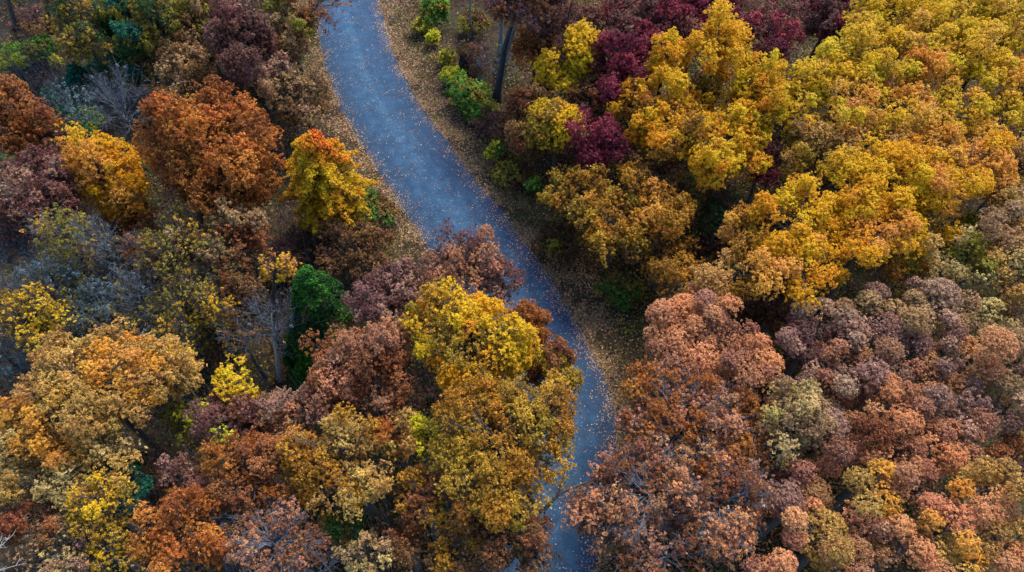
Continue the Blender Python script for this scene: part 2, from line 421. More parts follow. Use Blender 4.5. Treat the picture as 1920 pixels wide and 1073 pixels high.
count = {'leaves': 0}
def build_tree(idx, name, cat, px, py, w, h, zc, style, pal, label, group=None, extra=(), grad=None, base=None, stems=1, bark=None, twigmat=None, trunk_r=None, limbs=(), leafk=1.0, patch=.5):
    rng = np.random.default_rng(1000 + idx * 7)
    st = ST[style]
    if cat == 'tree' and style in ('leafy', 'airy', 'twiggy') and name != 'oak_tree': w, h = w * 1.1, h * 1.1
    if not extra and w >= 84 and style not in ('cone', 'bush', 'bare', 'twiggy') and cat == 'tree' and style != 'maple':
        ex = []                                       # an uneven crown: smaller tops growing out of the main one
        a0 = rng.uniform(0, 6.28); m = int(rng.integers(4, 7))
        for q in range(m):
            a = a0 + q * 6.283 / m + rng.normal(0, .3); k = rng.uniform(.36, .52)
            ex.append((px + .5 * w * (1 - k) * 1.02 * math.cos(a), py + .5 * h * (1 - k) * 1.02 * math.sin(a), w * k, h * k * rng.uniform(.95, 1.3), rng.uniform(-.3, 1.3)))
        extra = ex; parts = [(px, py, w * .82, h * .82, 0)] + ex
    else: parts = [(px, py, w, h, 0)] + list(extra)
    lobes = []
    cen = None
    for (ex, ey, ew, eh, dz) in parts:
        c, sc, dip = at(ex, ey, zc + dz)
        R = ew / 2 / sc; hh = eh / 2 / sc
        V = math.sqrt(max(hh * hh - (R * math.sin(dip)) ** 2, 0.0)) / math.cos(dip)
        V = min(max(V, .5 * R), 1.5 * R if style != 'cone' else 3 * R)
        V = min(V, (zc + dz) * .92)
        if cen is None: cen, R0, V0 = c, R, V
        if style == 'cone': lobes += cone_lobes(rng, c, R, V, st)
        elif style == 'maple': lobes += maple_lobes(rng, c, R, V)
        else: lobes += lobes_in(rng, c, R, V, st, lobes)
    # where the stem stands
    if base is None:
        bx = np.array([cen[0], cen[1]])
        rd = road_dist(bx)[0]
        lim = ROAD_W / 2 + 1.6
        if abs(rd) < lim:
            k = np.argmin(np.sum((CL - bx) ** 2, 1))
            bx = CL[k] + NL[k] * (lim if rd < 0 else -lim)
    else:
        bx = at(base[0], base[1], 0)[0][:2]
    gz = ground_z(bx)[0]
    root = bpy.data.objects.new(name, None); scene.collection.objects.link(root)
    root.location = (bx[0], bx[1], gz); root.empty_display_size = .5
    root['label'] = label; root['category'] = cat
    root['group'] = group or {'shrub': 'shrubs growing under and between the trees'}.get(cat, 'trees of the autumn forest')
    org = np.array([bx[0], bx[1], gz])

    # ---------------- wood
    small = zc < 2.6
    fork = np.array([bx[0] * .45 + cen[0] * .55, bx[1] * .45 + cen[1] * .55, max(gz + .3, cen[2] - .55 * V0)])
    top = np.array([cen[0], cen[1], cen[2] + .45 * V0])
    tr = trunk_r or (.05 + .028 * zc if not small else .04)
    tp = Pile()
    ns = max(stems, 3 if small else 1)
    for s in range(ns):
        off = np.array([0, 0, 0.0]) if ns == 1 else np.append(rng.normal(0, .25 + .5 * (ns > 1) * (not small), 2), 0)
        toff = off * (2.4 if ns > 1 else 1)
        t = np.linspace(0, 1, 9)[:, None]
        a, b, c2 = org + off - np.array([0, 0, .15]), fork + off * 1.3 + np.append(rng.normal(0, .25, 2), 0), top + toff
        path = bezier(a, b, c2, 9) + rng.normal(0, .05, (9, 3)) * np.sin(t * math.pi)
        rad = tr * (1 - .88 * t[:, 0] ** .9) / math.sqrt(ns); rad[0] *= 1.45
        tp.add(*tubes(path[None], rad[None], 9))
    for (pl, r0) in limbs:
        P = np.array([at(a, b, z)[0] for a, b, z in pl])
        P = catmull(P, 4)
        tp.add(*tubes(P[None], np.linspace(r0, r0 * .25, len(P))[None], 7))
    bm = bark or M_BARK
    V_, F_ = tp.get()
    make_mesh('trunk', V_ - org, F_, bm, root, smooth=True)

    LC = np.array([l[0] for l in lobes]); LR = np.array([l[1] for l in lobes])
    bp = Pile()
    # limbs: from the stem to every lobe
    tt = np.clip((LC[:, 2] - fork[2]) / max(top[2] - fork[2], .1) * .6 - .05, 0, .85)[:, None]
    st0 = fork + (top - fork) * tt - np.array([0, 0, .2])
    if style == 'cone': st0 = np.column_stack([np.full(len(LC), cen[0]), np.full(len(LC), cen[1]), LC[:, 2] - .1])
    mid = st0 * .5 + LC * .5 + np.array([0, 0, .12]) * R0 + rng.normal(0, .18, LC.shape)
    t = np.linspace(0, 1, 6)[None, :, None]
    P = (1 - t) ** 2 * st0[:, None] + 2 * t * (1 - t) * mid[:, None] + t * t * LC[:, None]
    P[:, 1:-1] += rng.normal(0, .06, P[:, 1:-1].shape)
    lr = np.clip(tr * (.35 if style not in ('bare', 'twiggy') else .3), .03, .13)
    Rr = lr * (1 - .75 * np.linspace(0, 1, 6))[None] * (LR / LR.max())[:, None]
    bp.add(*tubes(P, Rr, 5))
    # twigs
    ntw = max(2, int(st['tw']))
    rep = np.repeat(np.arange(len(LC)), ntw)
    dirs = unit(rng.normal(size=(len(rep), 3)) + unit(LC - st0)[rep] * .7 + np.array([0, 0, 1.3 if style in ('bare', 'twiggy') else .35]))
    sA = P[rep, rng.integers(3, 6, len(rep))]
    eA = LC[rep] + dirs * (LR[rep] * rng.uniform(.7, 1.15 if 'sh' in st or small else 1.5, len(rep)))[:, None] * np.array([1, 1, st['fl']])
    mA = (sA + eA) / 2 + rng.normal(0, .14, sA.shape) * LR[rep][:, None] + np.array([0, 0, -.05])
    t4 = np.linspace(0, 1, 4)[None, :, None]
    TP = (1 - t4) ** 2 * sA[:, None] + 2 * t4 * (1 - t4) * mA[:, None] + t4 * t4 * eA[:, None]
    tw0 = .016 if style not in ('bare', 'twiggy') else .017
    if small: tw0 *= .7
    bp.add(*tubes(TP, np.broadcast_to(tw0 * (1 - .6 * np.linspace(0, 1, 4)), TP.shape[:2]), 3))
    if style in ('bare', 'twiggy', 'airy'):       # finest twigs
        m = 2 if style != 'airy' else 1
        r2 = np.repeat(np.arange(len(TP)), m)
        s2 = TP[r2, rng.integers(1, 4, len(r2))]
        e2 = s2 + unit(dirs[r2] + rng.normal(0, .8, s2.shape)) * (rng.uniform(.25, .6, len(r2)) * LR[rep][r2])[:, None]
        T2 = np.stack([s2, (s2 + e2) / 2 + rng.normal(0, .04, s2.shape), e2], 1)
        bp.add(*tubes(T2, np.broadcast_to(np.array([.011, .009, .006]) * tw0 / .016, T2.shape[:2]), 3))
    V_, F_ = bp.get()
    make_mesh('branches', V_ - org, F_, twigmat or (M_TWIG if style in ('bare', 'twiggy') else bm), root)

    # ---------------- leaves
    sc0 = at(px, py, zc)[1]
    L0 = float(np.clip(st['L'] * .95 * (19 / sc0) ** .85, .1, .22)) * (1 if not small else .9)
    leaf_area = .5 * L0 * L0 * .66
    nl = st['cov'] * leafk * 1.15 * 2 * math.pi * LR ** 2 * (.35 + .65 * st['fl']) / leaf_area * .42
    nl = nl * (rng.gamma(3.0, 1 / 3.0, len(LR)) if 'sh' not in st else rng.gamma(9.0, 1 / 9.0, len(LR)))   # some limbs have lost more leaves than others
    nl = rng.poisson(np.maximum(nl, .6))
    n = int(nl.sum())
    if n < 4: return root
    li = np.repeat(np.arange(len(LC)), nl)
    # leaves sit in rosettes on the outside of every lobe
    per = 9
    nr = np.maximum(1, nl // per)
    ro = np.concatenate([[0], np.cumsum(nr)])[:-1]
    rid = ro[li] + (rng.random(n) * nr[li]).astype(int)
    NR = int(nr.sum())
    rl_i = np.repeat(np.arange(len(LC)), nr)
    out_l = unit(LC - np.array([cen[0], cen[1], cen[2] - .6 * V0]))
    rdir = unit(rng.normal(size=(NR, 3)) + out_l[rl_i] * .75 + np.array([0, 0, .35]))
    rpos = LC[rl_i] + rdir * (LR[rl_i] * (1.02 - st['sh'] * rng.random(NR) ** 2 if 'sh' in st else 1.14 - .66 * rng.random(NR) ** 1.3))[:, None] * np.array([1, 1, st['fl']])
    if style not in ('cone', 'maple'):     # loose sprays strung along the twigs
        g = np.nonzero(rng.random(NR) < st.get('spray', .5))[0]
        tw = rl_i[g] * ntw + rng.integers(0, ntw, len(g)); u_ = rng.random(len(g))[:, None] ** .7
        rpos[g] = (1 - u_) ** 2 * sA[tw] + 2 * u_ * (1 - u_) * mA[tw] + u_ ** 2 * eA[tw] + rng.normal(0, .05, (len(g), 3))
    ax = rdir[rid]
    ldir = unit(rng.normal(size=(n, 3)) + ax * .55)
    off = ldir * (rng.uniform(.25, 1.0, n) * L0 * .95)[:, None]
    Pp = rpos[rid] + off
    N_ = unit(ax * .9 + np.array([0, 0, .5]) + rng.normal(0, .55, (n, 3)))
    Ls = L0 * rng.uniform(.65, 1.25, n); Ws = Ls * rng.uniform(.5, .8, n)
    V_, F_ = leaf_quads(Pp, N_, ldir + rng.normal(0, .3, (n, 3)), Ls, Ws)
    # colour: palette entry per clump of the crown, nudged per lobe, rosette and leaf
    pals = [np.array([lin(c) for c in PAL[p]]) for p in (pal if isinstance(pal, (list, tuple)) else [pal])]
    ph = rng.uniform(0, 6.28, 3)
    nz = .5 + .5 * np.sin(LC[:, 0] * .9 + ph[0]) * np.cos(LC[:, 1] * .8 + LC[:, 2] * .7 + ph[1])
    which = np.zeros(len(LC), int)
    if len(pals) > 1:
        v = nz + rng.normal(0, .18, len(LC))
        edges = np.quantile(v, [1 - patch]) if len(pals) == 2 else np.quantile(v, [.5, .78])
        which = np.digitize(v, edges)
    col = np.empty((n, 3))
    lobe_c = rng.integers(0, 4, len(LC))
    for k, pc in enumerate(pals):
        m = which[li] == k
        if not m.any(): continue
        pick = np.where(rng.random(m.sum()) < .55, lobe_c[li][m], rng.integers(0, 4, m.sum())) % len(pc)
        col[m] = pc[pick]
    if grad:                                        # leaves turn from the top of the crown down
        z = Pp[:, 2]; tz = (z - np.quantile(z, .02)) / (np.quantile(z, .98) - np.quantile(z, .02) + 1e-6)
        gp = np.array([lin(c) for c in PAL[grad[0]]])
        side = (Pp[:, 0] - cen[0]) / max(R0, .1) * grad[2]
        m = rng.random(n) < np.clip((tz + side - grad[1]) * 3.0, 0, .9)
        col[m] = gp[rng.integers(0, len(gp), m.sum())]
    lob = rng.normal(0, .10, len(LC)); ros = rng.normal(0, .11, NR)
    col *= np.exp(rng.normal(0, 1, (len(LC), 3)) * np.array([.03, .045, .045]))[li]
    br = np.exp(lob[li] + ros[rid] + rng.normal(0, .15, n))
    col = col * np.clip(br, .55, 1.5)[:, None] * GAIN
    odd = rng.random(n) < .05
    col[odd] = col[odd] * .35
    lum = col @ np.array([.3, .6, .1])
    col = col * .96 + lum[:, None] * .04
    col = np.clip(col * (1 + rng.normal(0, .06, (n, 3))), .003, 9)
    col *= np.minimum(1, .8 / col.max(1))[:, None]
    make_mesh('crown', V_ - org, F_, M_LEAF, root, col=col)
    count['leaves'] += n
    return root

# ------------------------------------------------------------------ every tree and shrub
# kind, photo column, row, width, height of the crown (photo pixels), crown centre height (m), style, colours, label, options
TREES = []
def T(px, py, w, h, zc, style, pal, label, **k):
    TREES.append((k.pop('name', 'broadleaf_tree'), k.pop('cat', 'tree'), px, py, w, h, zc, style, pal, label, k))
def B(px, py, w, h, zc, style, pal, label, **k):
    T(px, py, w, h, zc, style, pal, label, name=k.pop('name', 'shrub'), cat='shrub', **k)

# ---- upper left corner
T(15, -75, 110, 110, 11, 'leafy', ['maroon', 'brown'], 'maroon brown tree whose dark trunk stands in the top left corner', base=(42, 88), trunk_r=.42)
T(105, -55, 100, 110, 11, 'leafy', 'brown', 'brown tree with a dark straight trunk just right of the top left corner trunk', base=(98, 80), trunk_r=.33)
B(70, 45, 110, 70, 2.2, 'airy', ['dmauve', 'brown'], 'dusky brown thicket around the foot of the two dark corner trunks')
B(22, 112, 70, 56, 1.8, 'bush', ['bgreen', 'lime'], 'bright green shrub at the left edge below the corner trunks')
B(75, 92, 66, 50, 1.9, 'bush', ['olive', 'green'], 'olive green shrub between the feet of the two corner trunks')
B(105, 118, 26, 30, 1.2, 'bush', 'lime', 'small yellow green sprig on the dark slope below the corner trunks', leafk=.7)
T(150, 55, 120, 130, 7.5, 'airy', ['olive', 'ogold', 'dgreen'], 'thin olive yellow tree with pale forked twigs near the top left corner', leafk=.75)
T(240, 40, 100, 170, 7.5, 'leafy', ['dgreen', 'olive', 'teal'], 'tall olive green tree with a grey stem at the top edge', trunk_r=.3)
T(240, 118, 110, 80, 4, 'leafy', ['dgreen', 'teal'], 'low deep green tree under the tall olive tree', leafk=.8)
T(300, 50, 90, 130, 8, 'airy', ['olive', 'ogold', 'dgreen'], 'yellow olive tree with hanging sprays right of the tall olive tree', extra=[(270, 118, 70, 34, -3)])
B(325, 62, 56, 64, 2.2, 'bush', ['bgreen', 'green'], 'fresh green shrub glowing between the yellow olive and the tan olive trees')
T(148, 148, 60, 56, 3.4, 'cone', 'teal', 'small blue green evergreen with a round top above the grey thicket', name='evergreen_tree')
B(200, 112, 80, 50, 2.5, 'bush', ['teal', 'dgreen'], 'blue green shrub right of and above the small blue green evergreen')
T(375, 45, 110, 130, 7, 'leafy', ['olive', 'tan', 'brown'], 'tan and olive tree left of the tall wine brown tree at the top')
T(450, 70, 120, 190, 9, 'leafy', ['dmauve', 'maroon'], 'tall wine brown tree reaching the top edge left of the road')
T(350, 128, 110, 110, 6.5, 'leafy', ['brown', 'tan'], 'dull brown tree above the large orange tree, left of the wine brown one', leafk=.9)
T(430, 180, 120, 70, 5, 'leafy', ['dbrown', 'maroon'], 'dark brown low tree directly above the right half of the large orange tree')
T(540, 45, 110, 150, 6.5, 'leafy', ['tan', 'brown', 'olive'], 'olive brown tree beside the left road edge at the top')
T(515, 145, 90, 90, 6, 'leafy', ['tan', 'mauve'], 'pale tan tree left of the road and above the red topped maple')
T(570, 190, 110, 110, 4.5, 'airy', ['brown', 'tan'], 'sparse brown tree hugging the left road edge above the red topped maple', leafk=1.2)
T(225, 205, 130, 150, 6.5, 'bare', 'slate', 'leafless blue grey thicket tree in the middle of the upper left woods', name='bare_tree', stems=3)
T(135, 220, 90, 110, 5, 'twiggy', ['slate', 'teal'], 'hazy blue green tree, nearly leafless, left of the leafless thicket tree', name='bare_tree', leafk=2.2)
B(160, 226, 66, 44, 3, 'bush', ['lime', 'bgreen'], 'pale lime shrub in front of the hazy blue green tree', leafk=.7)
T(35, 225, 130, 150, 8, 'leafy', ['rust', 'burnt'], 'rust brown tree at the left edge above the dusty pink tree')
T(105, 265, 80, 110, 5.5, 'airy', ['dmauve', 'rust'], 'sparse wine grey tree between the rust brown and gold amber trees')
B(18, 312, 56, 46, 2.5, 'bush', ['dgreen', 'green'], 'dark green shrub at the left edge between the rust and dusty pink trees')
T(72, 375, 165, 175, 8.5, 'leafy', ['mauve', 'maroon'], 'big dusty pink maroon tree at the left edge', leafk=1.1)
T(200, 335, 130, 180, 8, 'leafy', ['gold', 'amber'], 'gold amber tree between the dusty pink tree and the large orange tree', extra=[(160, 290, 56, 80, 1), (248, 385, 60, 60, -2)])
T(405, 300, 220, 230, 9, 'leafy', ['orange', 'burnt'], 'large orange tree with two rounded tops in the left woods', extra=[(335, 235, 80, 95, 2), (455, 255, 115, 110, 2), (300, 300, 60, 60, -1)], base=(372, 455), trunk_r=.4, leafk=1.1)
B(262, 315, 34, 40, 2, 'bush', ['green', 'teal'], 'little green shrub tucked between the gold amber and the large orange tree')
T(245, 425, 120, 80, 4.5, 'leafy', ['rust', 'brown'], 'low rust brown tree under the gold amber tree')
# ---- the red topped maple by the road
T(608, 342, 146, 225, 6.3, 'maple', ['yellow', 'gold'], 'golden maple with a red top standing alone left of the road', name='maple_tree', base=(600, 455), grad=('red', .89, .35), leafk=1.15, patch=.5)
T(606, 28, 90, 80, 8, 'twiggy', ['rust', 'orange'], 'thin orange tree reaching over the left road edge at the very top', leafk=1.2, base=(560, 60), twigmat=M_BARK)
B(690, 400, 110, 110, 1.5, 'bush', ['olive', 'green', 'brown'], 'olive green shrub on the left verge below the red topped maple')
T(660, 465, 160, 110, 3.6, 'leafy', ['brown', 'dbrown'], 'low dark brown tree between the red topped maple and the maroon tree over the road')
B(555, 470, 90, 64, 2.6, 'airy', ['dbrown', 'dmauve'], 'dusky shrub above the pointed green evergreen', leafk=1.3)
T(448, 440, 115, 135, 6.5, 'leafy', ['tan', 'rust'], 'pale reddish brown tree below the large orange tree', leafk=.8)
# ---- left middle thin woods
T(20, 545, 90, 200, 7, 'bare', 'slate', 'leafless blue grey tree at the left edge halfway down', name='bare_tree')
T(140, 470, 120, 170, 7.5, 'twiggy', ['olive', 'ogold'], 'thin olive tree with straight grey stem below the dusty pink tree', leafk=1.9)
T(200, 470, 110, 180, 7.5, 'bare', 'slate', 'leafless blue violet tree with a tall stem below the gold amber tree', name='bare_tree')
T(65, 610, 130, 180, 7, 'airy', ['yellow', 'ogold'], 'sparse yellow leaved tree above the big amber tree near the left edge', leafk=.5)
T(200, 580, 150, 130, 6, 'twiggy', ['olive', 'slate'], 'twiggy grey olive tree just above the big amber tree', leafk=1.4)
T(260, 560, 110, 140, 6.5, 'bare', 'slate', 'leafless blue grey tree left of the speckled yellow tree', name='bare_tree')
T(340, 470, 150, 150, 7.5, 'airy', ['olive', 'tan', 'ogold'], 'pale olive yellow tree below the large orange tree', leafk=.6)
T(350, 580, 160, 150, 6.5, 'airy', ['olive', 'ogold', 'yellow'], 'speckled yellow tree with half its leaves gone, centre of the left woods', leafk=.4)
T(440, 560, 110, 120, 5, 'airy', ['brown', 'rust'], 'dim brown thin tree left of the grey bare stem', leafk=.9)
B(400, 650, 120, 60, 2.5, 'airy', ['dbrown', 'olive'], 'dark brown shrub in the hollow above the small lemon tree', leafk=.8)
T(520, 505, 84, 64, 8.5, 'airy', ['amber', 'gold'], 'slender tree with a small amber top left of the green evergreen', base=(520, 640))
T(520, 610, 120, 150, 6.5, 'bare', 'slate', 'bare grey tree with a white stem and radiating twigs below the green evergreen', name='bare_tree', base=(524, 712), bark=M_PALE)
T(600, 575, 150, 175, 6.8, 'cone', ['fir', 'dfir'], 'green evergreen with a pointed top between the bare white stem and the mauve brown tree', name='evergreen_tree', extra=[(575, 650, 110, 110, -3)])
for (x, y, w, h, p, k_, lb) in [
    (110, 545, 100, 120, ['olive', 'slate'], 1.6, 'thin grey olive tree between the sparse yellow tree and the leafless left edge tree'),
    (15, 665, 90, 120, ['slate', 'tan'], .8, 'thin blue grey tree at the left edge just above the big amber tree'),
    (290, 500, 90, 110, ['tan', 'rust'], 1.8, 'twiggy reddish tan tree left of the pale olive yellow tree'),
    (250, 640, 90, 70, ['ogold', 'slate'], 1.2, 'twiggy pale tree right above the middle of the big amber tree'),
    (30, 460, 90, 110, ['dmauve', 'slate'], 1.4, 'dusky twiggy tree under the left part of the dusty pink tree'),
    (410, 520, 80, 100, ['olive', 'brown'], 1.8, 'twiggy olive brown tree right of the pale olive yellow tree'),
    (455, 640, 90, 90, ['ogold', 'brown'], 1.2, 'twiggy tree with few yellow leaves in the hollow left of the bare white stem'),
]: T(x, y, w, h, 6, 'twiggy', p, lb, leafk=k_)
# ---- trees beside and over the road in the middle
T(885, 505, 180, 140, 8.5, 'airy', ['maroon', 'rose'], 'thin maroon tree with black twigs reaching over the road', leafk=1.5, base=(790, 610), extra=[(800, 525, 120, 100, -.5), (930, 520, 90, 90, 0)])
T(730, 562, 150, 140, 8, 'leafy', ['mauve', 'dmauve'], 'mauve brown tree between the green evergreen and the maroon tree over the road')
T(880, 640, 210, 190, 10.5, 'leafy', ['yellow', 'gold', 'ogold'], 'big golden yellow tree in the middle beside the road', extra=[(838, 560, 96, 90, 1.5), (960, 660, 110, 130, 0), (790, 610, 80, 80, 0), (900, 600, 100, 90, 1), (900, 745, 120, 70, -.5)], leafk=1.05)
T(985, 615, 100, 130, 8.5, 'leafy', ['rust', 'burnt'], 'rust brown tree on the road side of the big golden tree')
T(1030, 690, 100, 120, 8.5, 'leafy', ['rust', 'ogold'], 'rust and olive tree overhanging the left road edge below the rust brown one', extra=[(1062, 720, 40, 50, 0)], leafk=.8)
T(670, 690, 210, 160, 9.5, 'leafy', ['rose', 'rust'], 'wide salmon red tree left of the big golden tree', extra=[(720, 650, 90, 100, 1)], leafk=1.1)
T(945, 840, 260, 230, 11, 'leafy', ['ogold', 'damber'], 'huge olive gold tree at the left road edge near the bottom', extra=[(1030, 770, 110, 130, 0), (860, 790, 110, 110, .5)], leafk=.95,
  limbs=[([(985, 900, 9), (1010, 960, 9), (1050, 925, 9.4), (1100, 905, 9.6), (1140, 885, 10)], .16), ([(1015, 958, 9), (1040, 935, 9.5), (1055, 900, 10), (1060, 870, 10.5)], .11), ([(1045, 930, 9.4), (1075, 905, 9.6), (1085, 880, 10)], .06)])
T(800, 815, 80, 130, 7, 'leafy', ['lime', 'olive'], 'small lime green tree left of the huge olive gold tree', leafk=.9)
B(765, 745, 90, 70, 3, 'airy', ['dbrown', 'dmauve'], 'dark shrub in the hole under the big golden tree', leafk=.5)
# ---- lower left
T(430, 703, 78, 70, 9, 'spray', 'lemon', 'small lemon yellow tree, brightest of the lower left woods', extra=[(462, 735, 40, 50, -1)], leafk=1.1)
T(175, 735, 250, 200, 10.5, 'leafy', ['kamber', 'amber'], 'big amber tree in the lower left woods', extra=[(110, 700, 110, 110, 1), (60, 780, 100, 120, 0)], leafk=1.1)
T(315, 690, 120, 130, 8.5, 'leafy', ['kamber', 'yellow'], 'tawny tree with yellow patches right of the big amber tree', patch=.25)
T(350, 790, 90, 100, 5.5, 'airy', ['olive', 'lime'], 'sparse yellow green tree in the dark gap beside the big amber tree', leafk=.9)
T(430, 790, 140, 130, 8, 'leafy', ['maroon', 'dmauve'], 'wine red tree below the small lemon yellow tree', leafk=.9)
T(425, 815, 60, 60, 8.6, 'airy', 'lime', 'sparse yellow green sprays poking through the wine red tree', leafk=.7)
T(555, 780, 130, 110, 8, 'leafy', ['mauve', 'rose'], 'dusty rose tree below the wide salmon red tree')
T(490, 770, 90, 90, 7, 'leafy', ['rust', 'brown'], 'brown tree between the wine red and the dusty rose trees')
T(40, 860, 130, 160, 9, 'leafy', ['kamber', 'khaki'], 'straw tan tree at the left edge below the big amber tree', leafk=.9)
T(170, 870, 190, 140, 9, 'leafy', ['kamber', 'khaki'], 'ochre speckled tree directly below the big amber tree', leafk=.9)
T(215, 895, 90, 90, 7, 'cone', ['dgreen', 'teal'], 'dark green evergreen half hidden below the big amber tree', name='evergreen_tree')
T(300, 870, 80, 110, 4.5, 'airy', ['dbrown', 'maroon'], 'dark thin tree in the black gap of the lower left woods', leafk=.6)
T(350, 895, 100, 90, 7.5, 'leafy', ['maroon', 'mauve'], 'plum coloured tree left of the wide burnt orange tree')
T(60, 965, 150, 130, 8, 'leafy', ['rust', 'brown'], 'red brown tree near the lower left corner', leafk=.9)
T(195, 950, 130, 110, 9, 'airy', ['ogold', 'yellow'], 'olive yellow tree left of the orange tree at the bottom', leafk=1.1)
T(110, 1040, 170, 110, 8, 'airy', ['tan', 'khaki', 'mauve'], 'pale mauve and straw tree at the bottom edge left', leafk=.9)
T(215, 1045, 110, 90, 8.5, 'airy', ['yellow', 'ogold'], 'bright yellow sprayed tree at the bottom edge left of the orange tree', leafk=1.0)
T(345, 1000, 180, 160, 9.5, 'leafy', ['burnt', 'orange'], 'round orange tree at the bottom edge in the lower left woods', leafk=1.1)
T(460, 885, 170, 140, 9, 'leafy', ['burnt', 'rust'], 'wide burnt orange tree in the lower left woods')
T(450, 960, 120, 110, 8.5, 'twiggy', ['rust', 'rust'], 'nearly bare rust tree with grey limbs below the wide burnt orange tree', leafk=2.2)
T(520, 1020, 180, 130, 9, 'airy', ['rust', 'rose'], 'thin rust pink tree with grey twigs at the bottom edge', twigmat=M_TWIG, leafk=1.0)
T(650, 870, 190, 160, 9.5, 'leafy', ['damber', 'kamber'], 'tawny amber tree with knobbly tops in the lower middle', extra=[(640, 800, 70, 70, 1.5), (690, 800, 40, 80, 2), (560, 850, 90, 110, 0)])
T(745, 810, 80, 110, 9, 'leafy', ['kamber', 'burnt'], 'copper brown tree left of the small lime green tree')
T(795, 930, 130, 110, 8.5, 'leafy', ['damber', 'rust'], 'brown amber tree left of the huge olive gold tree', leafk=.95)
T(860, 920, 80, 110, 5, 'twiggy', ['teal', 'dgreen'], 'dark blue green half bare tree below the brown amber tree', leafk=1.6)
T(645, 990, 90, 80, 6, 'leafy', ['olive', 'dgreen'], 'dim olive tree in the shaded gap at the lower middle', leafk=.7)
T(690, 1045, 110, 80, 7.5, 'airy', ['tan', 'khaki'], 'pale tan tree at the bottom edge in the lower middle')
T(610, 1065, 100, 70, 6.5, 'bare', 'slate', 'leafless blue grey tree at the bottom edge left of the pale tan tree', name='bare_tree')
T(760, 1015, 90, 90, 7, 'leafy', ['rust', 'brown'], 'small copper tree right of the dim olive tree')
T(950, 1000, 150, 150, 8.5, 'airy', ['brown', 'rust'], 'loose brown tree over the left road edge at the bottom', leafk=1.6)
T(1010, 1050, 110, 90, 8, 'airy', ['brown', 'rust'], 'sparse brown sprays over the road at the bottom edge', leafk=.7, base=(920, 1060))
T(860, 1045, 140, 100, 8, 'leafy', ['brown', 'damber'], 'brown olive tree at the bottom edge left of the loose brown tree', leafk=.9)
T(-2, 1045, 90, 110, 11, 'bare', 'slate', 'dead tree with bleached white branches in the bottom left corner', name='dead_tree', trunk_r=.11, base=(-20, 1230), bark=M_PALE, twigmat=M_PALE)
# ---- top middle, right of the road
T(985, 5, 150, 90, 12, 'airy', ['rust', 'dmauve'], 'tall tree with a thick dark blue leaning trunk near the top', base=(930, 190), trunk_r=.42, bark=M_DARKBARK, leafk=1.3)
T(1035, -45, 110, 80, 14, 'airy', ['maroon', 'rust'], 'tree with a smooth pale blue forked trunk crossing the top edge', base=(940, 120), trunk_r=.4, bark=M_BLUEBARK)
T(955, -75, 100, 80, 14, 'airy', ['brown', 'maroon'], 'tree with a straight slate coloured trunk at the top edge beside the forked one', base=(938, 100), trunk_r=.28, bark=M_BLUEBARK)
T(880, -60, 80, 80, 10, 'airy', ['olive', 'brown'], 'slim tree with a thin pale stem in the open patch at the top', base=(880, 65), trunk_r=.14, bark=M_BLUEBARK)
B(930, 125, 110, 90, 2.4, 'bare', 'slate', 'leafless violet grey bush around the foot of the dark leaning trunk', name='bare_shrub')
B(815, 22, 56, 62, 2.0, 'bush', ['green', 'olive', 'bgreen'], 'round green shrub right of the road at the top edge')
B(790, 50, 40, 34, .9, 'bush', ['olive', 'lime'], 'flat olive shrub on the right verge below the round green shrub', leafk=.6)
B(812, 72, 28, 34, 1.1, 'bush', 'lime', 'small lime shrub second down the row on the right verge', leafk=.8)
B(838, 108, 36, 34, 1.2, 'bush', ['lime', 'olive'], 'small yellow green shrub beside the dark stump', leafk=.7)
B(848, 142, 50, 36, 1.3, 'bush', ['bgreen', 'lime'], 'bright green shrub just below the dark stump', leafk=.8)
B(878, 178, 84, 56, 1.6, 'bush', ['green', 'olive', 'bgreen'], 'wide green shrub at the foot of the dark leaning trunk')
B(902, 208, 70, 44, 1.2, 'bush', ['green', 'olive'], 'grey green shrub lowest of the row at the foot of the leaning trunk', leafk=.7)
B(910, 226, 26, 20, .9, 'bush', 'red', 'tiny red shrub at the lower end of the green shrub row', leafk=.8)
B(890, 105, 70, 60, 1.8, 'airy', ['brown', 'maroon'], 'brown shrub right of the dark stump', leafk=.9)
B(925, 235, 90, 60, 2.0, 'airy', ['maroon', 'dbrown'], 'dusky maroon shrub below the dark leaning trunk', leafk=1.0)
B(890, 40, 70, 60, 1.2, 'bush', ['olive', 'brown'], 'sparse olive brown brush in the open patch at the top', leafk=.7)
B(930, 285, 40, 44, 1.4, 'bush', ['lime', 'green'], 'yellow green shrub on the right verge level with the red topped maple', leafk=.7)
B(1000, 345, 34, 30, 1.3, 'bush', ['bgreen', 'green'], 'small bright green shrub at the edge of the right woods', leafk=.8)
B(965, 320, 90, 60, 1.2, 'bush', ['dbrown', 'olive'], 'dark low brush along the right verge above the small bright green shrub', leafk=.7)
T(1000, 225, 110, 150, 5, 'leafy', ['rust', 'brown'], 'rust brown tree left of the yellow double tree, right of the verge')
T(1000, 85, 90, 80, 8, 'leafy', ['rust', 'burnt'], 'red brown tree in front of the pale blue trunks')
T(1065, 55, 130, 110, 9, 'leafy', ['maroon', 'dmauve'], 'dark maroon tree at the top edge above the narrow yellow tree')
T(1090, 105, 90, 120, 9, 'spray', 'yellow', 'narrow clear yellow tree with stepped tops near the top', extra=[(1032, 130, 60, 90, -.5), (1060, 150, 70, 50, -1)], leafk=.95)
T(1045, 235, 110, 110, 8, 'spray', ['yellow', 'ogold'], 'clear yellow tree in layers left of the wine purple tree', extra=[(1005, 262, 50, 30, -1)], leafk=.9)
T(1110, 185, 110, 100, 7, 'leafy', ['brown', 'rust', 'dmauve'], 'brown tree between the two clear yellow trees')
T(1165, 130, 130, 160, 9, 'leafy', ['wine', 'crimson'], 'wine red tree left of the golden group at the top')
